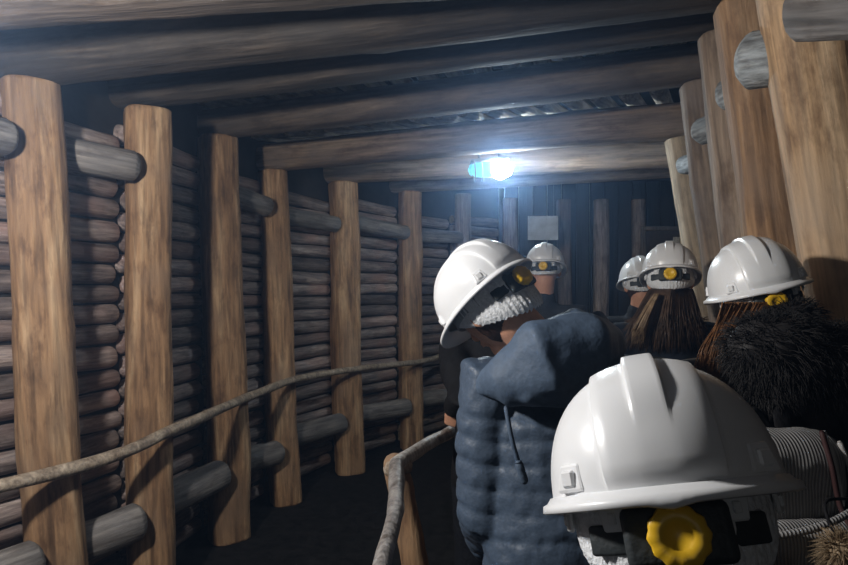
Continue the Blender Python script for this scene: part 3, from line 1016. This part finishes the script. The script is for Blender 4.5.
# hood lying on the back
bm = bmesh.new()
def HP_(px, py, d): return at(px, py, d)
tube(bm, [HP_(482, 384, 1.44), HP_(505, 380, 1.38), HP_(545, 362, 1.34), HP_(585, 348, 1.37), HP_(606, 345, 1.45)], [(.025, .02), (.062, .05), (.098, .07), (.085, .07), (.05, .05)], 26, flat=Vector((.15, 0, 1)))
tube(bm, [HP_(500, 372, 1.45), HP_(535, 340, 1.43), HP_(575, 324, 1.44), HP_(604, 335, 1.48)], [.030, .034, .040, .032], 18)
tube(bm, [HP_(470, 386, 1.50), HP_(486, 388, 1.42), HP_(530, 396, 1.325), HP_(580, 398, 1.325), HP_(612, 376, 1.42)], [.018, .020, .020, .022, .018], 14)
tube(bm, [HP_(608, 372, 1.44), HP_(613, 345, 1.47), HP_(598, 318, 1.5)], [.022, .026, .022], 14)
child('hood', fuse('hood', bm, .007, 6, lambda p, n: .007 * noise.noise(Vector((p.x * 9, p.y * 9, p.z * 14))) + .004 * noise.noise(p * 26)), M['navys'], A)
bm = bmesh.new()
tube(bm, spline([HP_(506, 408, 1.29), HP_(512, 440, 1.275), HP_(521, 470, 1.28)], 5), .005, 8)
tube(bm, spline([HP_(519, 464, 1.275), HP_(524, 480, 1.275)], 4), .009, 8)
child('drawcord', bm_mesh('drawcord', bm), M['navys'], A)

# B: black fur hood, ginger hair
hB = head(756, 289, 1.60, (.22, .95, -.02), (-.23, .06, .97))
hard_hat(hB, 'bright white hard hat worn by the person with the black fur hood')
B = person('person with ginger hair and black fur hood standing by the broad squared post', .86, 1.52, math.radians(14), 1.73, hB, 'shiny', hair='hdark', net=.06, jr=1.06)
fr = random.Random(5)
def fur_blob(name, blobs, mat, n, ln, r0, root, grav=.35):
    bm = bmesh.new()
    for c_, r_ in blobs: ellipsoid(bm, c_, r_, None, 24, 16)
    core = fuse(name, bm, .010, 2, wrinkle(.011, 15))
    pts = [(v.co.copy(), v.normal.copy()) for v in core.vertices]
    paths = []
    for _ in range(n):
        p, nn = fr.choice(pts)
        d = (nn + Vector((fr.uniform(-.6, .6), fr.uniform(-.6, .6), fr.uniform(-.6, .3)))).normalized()
        l = ln * fr.uniform(.6, 1.2)
        paths.append([p + d * l * t + Vector((0, 0, -1)) * grav * l * t * t for t in (0, .35, .7, 1)])
    o = child(name, core, M[mat], root)
    s = strands('fur_strands', paths, r0)
    s.transform(root.matrix_world.inverted())
    link('fur_strands', s, M[mat], o)
    return o
fur_blob('fur_hood', [(at(775, 350, 1.34), (.10, .08, .075)), (at(812, 362, 1.36), (.11, .09, .075)), (at(770, 376, 1.37), (.07, .06, .055)), (at(840, 352, 1.40), (.09, .08, .06)), (at(790, 322, 1.46), (.07, .05, .05))], 'fur', 7000, .034, .0010, B)
# hair sweeping to the side
hp = []
for i in range(1500):
    a = fr.random(); b = fr.random(); wv = fr.uniform(-5, 5)
    s = at(722 + 54 * a, 302 + 6 * fr.random(), 1.47 - .03 * (1 - a) + .03 * fr.random())
    m1 = at(714 + 44 * a + 6 * b, 326 + 8 * b, 1.42 + .05 * b)
    m2 = at(704 + 48 * a + wv, 350 + 10 * b, 1.385 + .06 * b)
    e = at(700 + 46 * a + wv + fr.uniform(-5, 5), 374 + 24 * a + fr.uniform(-14, 14), 1.40 + .08 * b)
    hp.append(spline([s, m1, m2, e], 4))
child('long_hair', strands('long_hair', hp, .0016, 3), M['hging'], B)['label'] = 'ginger brown hair'

# backpack on B
bp = empty('backpack', Vector((.695, 1.22, .885)), Matrix.Rotation(math.radians(10), 3, 'Z'))
bw = bp.matrix_world.copy()
def bpart(name, shapes, mat, voxel=.008, disp=None, parent=None):
    bm = bmesh.new()
    for c_, s_, b_ in shapes: box(bm, c_, s_, bev=b_, seg=4)
    me = fuse(name, bm, voxel, 6, disp)
    return link(name, me, M[mat], parent or bp)
bpart('main_compartment', [((0, 0, .235), (.28, .13, .45), .060), ((0, .01, .10), (.285, .14, .2), .05)], 'cord', disp=wrinkle(.006, 12))
fp = bpart('front_pocket', [((0, -.075, .165), (.27, .07, .28), .03)], 'cord', disp=wrinkle(.005, 12))
bm = bmesh.new(); tube(bm, spline([Vector((-.125, -.098, .285)), Vector((0, -.113, .305)), Vector((.122, -.094, .335))], 6), .007, 10)
link('pocket_flap', bm_mesh('pocket_flap', bm), M['cord'], fp)
bm = bmesh.new(); tube(bm, spline([Vector((.055, -.062, .462)), Vector((.062, -.078, .40)), Vector((.075, -.082, .33)), Vector((.085, -.112, .25)), Vector((.09, -.115, .05))], 6), .005, 8)
link('piping', bm_mesh('piping', bm), M['piping'], bp)
bm = bmesh.new(); tube(bm, spline([Vector((.062, -.060, .462)), Vector((.070, -.078, .40)), Vector((.083, -.08, .33))], 6), .004, 8)
tube(bm, spline([Vector((.108, -.048, .437)), Vector((.122, -.060, .38)), Vector((.130, -.062, .30))], 6), .005, 8)
link('piping', bm_mesh('piping', bm), M['lpipe'], bp)
for s in (-1, 1):
    bm = bmesh.new()
    tube(bm, spline([Vector((s * .09, .07, .44)), Vector((s * .12, .14, .56)), Vector((s * .14, .26, .565)), Vector((s * .15, .385, .46)), Vector((s * .17, .37, .28)), Vector((s * .19, .24, .12)), Vector((s * .14, .06, .06))], 6), [(.026, .006)] * 37, 12, flat=Vector((1, 0, 0)))
    link('shoulder_strap', bm_mesh('shoulder_strap', bm), M['black'], bp)
bm = bmesh.new(); tube(bm, spline([Vector((-.035, .05, .445)), Vector((0, .055, .485)), Vector((.035, .05, .445))], 6), .008, 8)
link('carry_handle', bm_mesh('carry_handle', bm), M['black'], bp)
pm = bmesh.new(); pc = at(842, 551, 1.05)
ellipsoid(pm, pc, (.020, .020, .022), None, 14, 10)
pts = [v.co.copy() for v in pm.verts]
me = bm_mesh('fur_pompom', pm); me.transform(bw.inverted()); po = link('fur_pompom', me, M['tanfur'], bp)
paths = []
for _ in range(700):
    p = fr.choice(pts); d = (p - pc).normalized() + Vector((fr.uniform(-.5, .5), fr.uniform(-.5, .5), fr.uniform(-.5, .5))); d.normalize()
    l = .030 * fr.uniform(.6, 1.2)
    paths.append([p + d * l * t + Vector((0, 0, -.3)) * l * t * t for t in (0, .5, 1)])
me = strands('fur_tuft', paths, .0009); me.transform(bw.inverted()); link('fur_tuft', me, M['tanfur'], po)
bm = bmesh.new(); tube(bm, spline([bw @ Vector((.10, -.08, .34)), pc + Vector((-.01, .03, .07)), pc], 5), .003, 6)
me = bm_mesh('hanging_loop', bm); me.transform(bw.inverted()); link('hanging_loop', me, M['black'], bp)
tag(bp, 'grey ribbed cloth backpack on the person with black fur hood', 'backpack')

# D: the closest helmet
hD = head(664, 492, .63, (.32, .89, -.30), (-.10, .33, .93))
hard_hat(hD, 'largest white hard hat, ridged crown, covering the person in front of the camera')
D = person('short person under the largest hard hat with a white frilled hair net', .225, .50, math.radians(2), 1.55, hD, 'black', lean=.0, hair='hdark', net=.086)

# F: long brown hair
hF = head(670, 275, 2.58, (.36, .90, -.27), (.08, .26, .96))
hard_hat(hF, 'white hard hat with centred yellow knob above long brown hair')
Fp = person('person with long brown hair and dark navy jacket facing away', 1.02, 2.56, math.radians(-8), 1.78, hF, 'dknavy', hair='hdark', net=.085)
hp = []
for i in range(1500):
    a = fr.uniform(-1, 1); b = fr.random()
    s = at(671 + 22 * a, 289 + 4 * b, 2.455 + .06 * abs(a))
    m1 = at(671 + 33 * a - 3, 314 + 5 * b, 2.40 + .07 * abs(a) + .05 * b)
    e = at(670 + 42 * a - 4 + fr.uniform(-3, 3), 336 + fr.uniform(-16, 18) - 4 * a * a, 2.39 + .08 * abs(a) + .05 * b)
    hp.append(spline([s, m1, e], 4))
child('long_hair', strands('long_hair', hp, .0026, 3), M['hbrown'], Fp)['label'] = 'long brown hair'

hp = []
for i in range(260):
    b = fr.random(); c = fr.random()
    hp.append(spline([at(654 + 5 * b, 294, 2.43 + .02 * c), at(642 + 9 * b, 312, 2.385 + .03 * c), at(631 + 13 * b, 330 + 14 * c, 2.38 + .03 * c)], 4))
child('hair_lock', strands('hair_lock', hp, .0026, 3), M['htan'], Fp)['label'] = 'light tan lock of hair'

# H: hidden behind F
hH = head(640, 281, 3.45, (.12, .97, -.22), (.0, .2, .97))
hard_hat(hH, 'small white hard hat half hidden behind the long-haired person helmet')
person('person mostly hidden behind the long-haired person, dark clothes', 1.21, 3.43, math.radians(-16), 1.76, hH, 'black', hair='hdark', net=.075)

# C: beyond the bowing person
hC = head(545, 267, 3.55, (.26, .93, -.26), (.05, .25, .97))
hard_hat(hC, 'small white hard hat under the lamp glow, far ahead of the navy jacket')
person('person in dark grey jacket with bare neck walking below the hanging lamp', .68, 3.52, math.radians(-14), 1.84, hC, 'dkgrey', hair=None, net=.07)

# G: black sleeve reaching the rail, hidden by A
hG = head(489, 300, 2.5, (.1, .97, -.2), (0, .2, .97))
hard_hat(hG, 'white hard hat hidden behind the tipped hat of the navy jacket wearer')
gw = at(455, 402, 2.45)
person('person in black reaching a hand to the barrier rail, hidden behind navy jacket', .29, 2.48, math.radians(-10), 1.70, hG, 'black', hair='hdark', net=.05,
       arms={-1: dict(elbow=at(464, 398, 2.27), wrist=at(454, 407, 2.47), dir=Vector((-.02, .42, -.88)), nrm=Vector((.25, .85, .4)), curl=.8, side=1)})

# ------------------------------------------------------------------ light
def point(name, loc, power, col, size):
    l = bpy.data.lights.new(name, 'POINT'); l.energy = power; l.color = col; l.shadow_soft_size = size
    o = bpy.data.objects.new(name, l); C.objects.link(o); o.location = loc
    return o

point('near_lamp', (-1.25, 1.0, 2.20), 132, (1.0, .985, .97), .07)
point('rear_fill', (-.9, -3.2, 2.2), 12, (.93, .97, 1.0), .1)  # soft fill added behind the camera, no lamp stands there

w = bpy.data.worlds.new('mine_air'); bpy.context.scene.world = w; w.use_nodes = True
nt = w.node_tree
bg = nt.nodes['Background']; bg.inputs[0].default_value = (0, 0, 0, 1); bg.inputs[1].default_value = 0
vs = nt.nodes.new('ShaderNodeVolumeScatter')
vs.inputs['Color'].default_value = (.38, .60, 1.0, 1); vs.inputs['Density'].default_value = .037; vs.inputs['Anisotropy'].default_value = .85
nt.links.new(vs.outputs[0], nt.nodes['World Output'].inputs['Volume'])

# ------------------------------------------------------------------ camera
cam = bpy.data.cameras.new('camera'); co = bpy.data.objects.new('camera', cam); C.objects.link(co)
co.location = (0, 0, EYE); co.rotation_euler = (PI / 2, 0, 0)
cam.sensor_width = 36; cam.lens = 36 * F / 848; cam.shift_y = (HY - 282.5) / 848; cam.clip_start = .02
sc = bpy.context.scene
sc.camera = co
sc.view_settings.view_transform = 'Standard'; sc.view_settings.look = 'None'
sc.view_settings.gamma = 1; sc.view_settings.use_curve_mapping = False; sc.view_settings.exposure = 0
sc.cycles.use_denoising = True
sc.cycles.max_bounces = 8
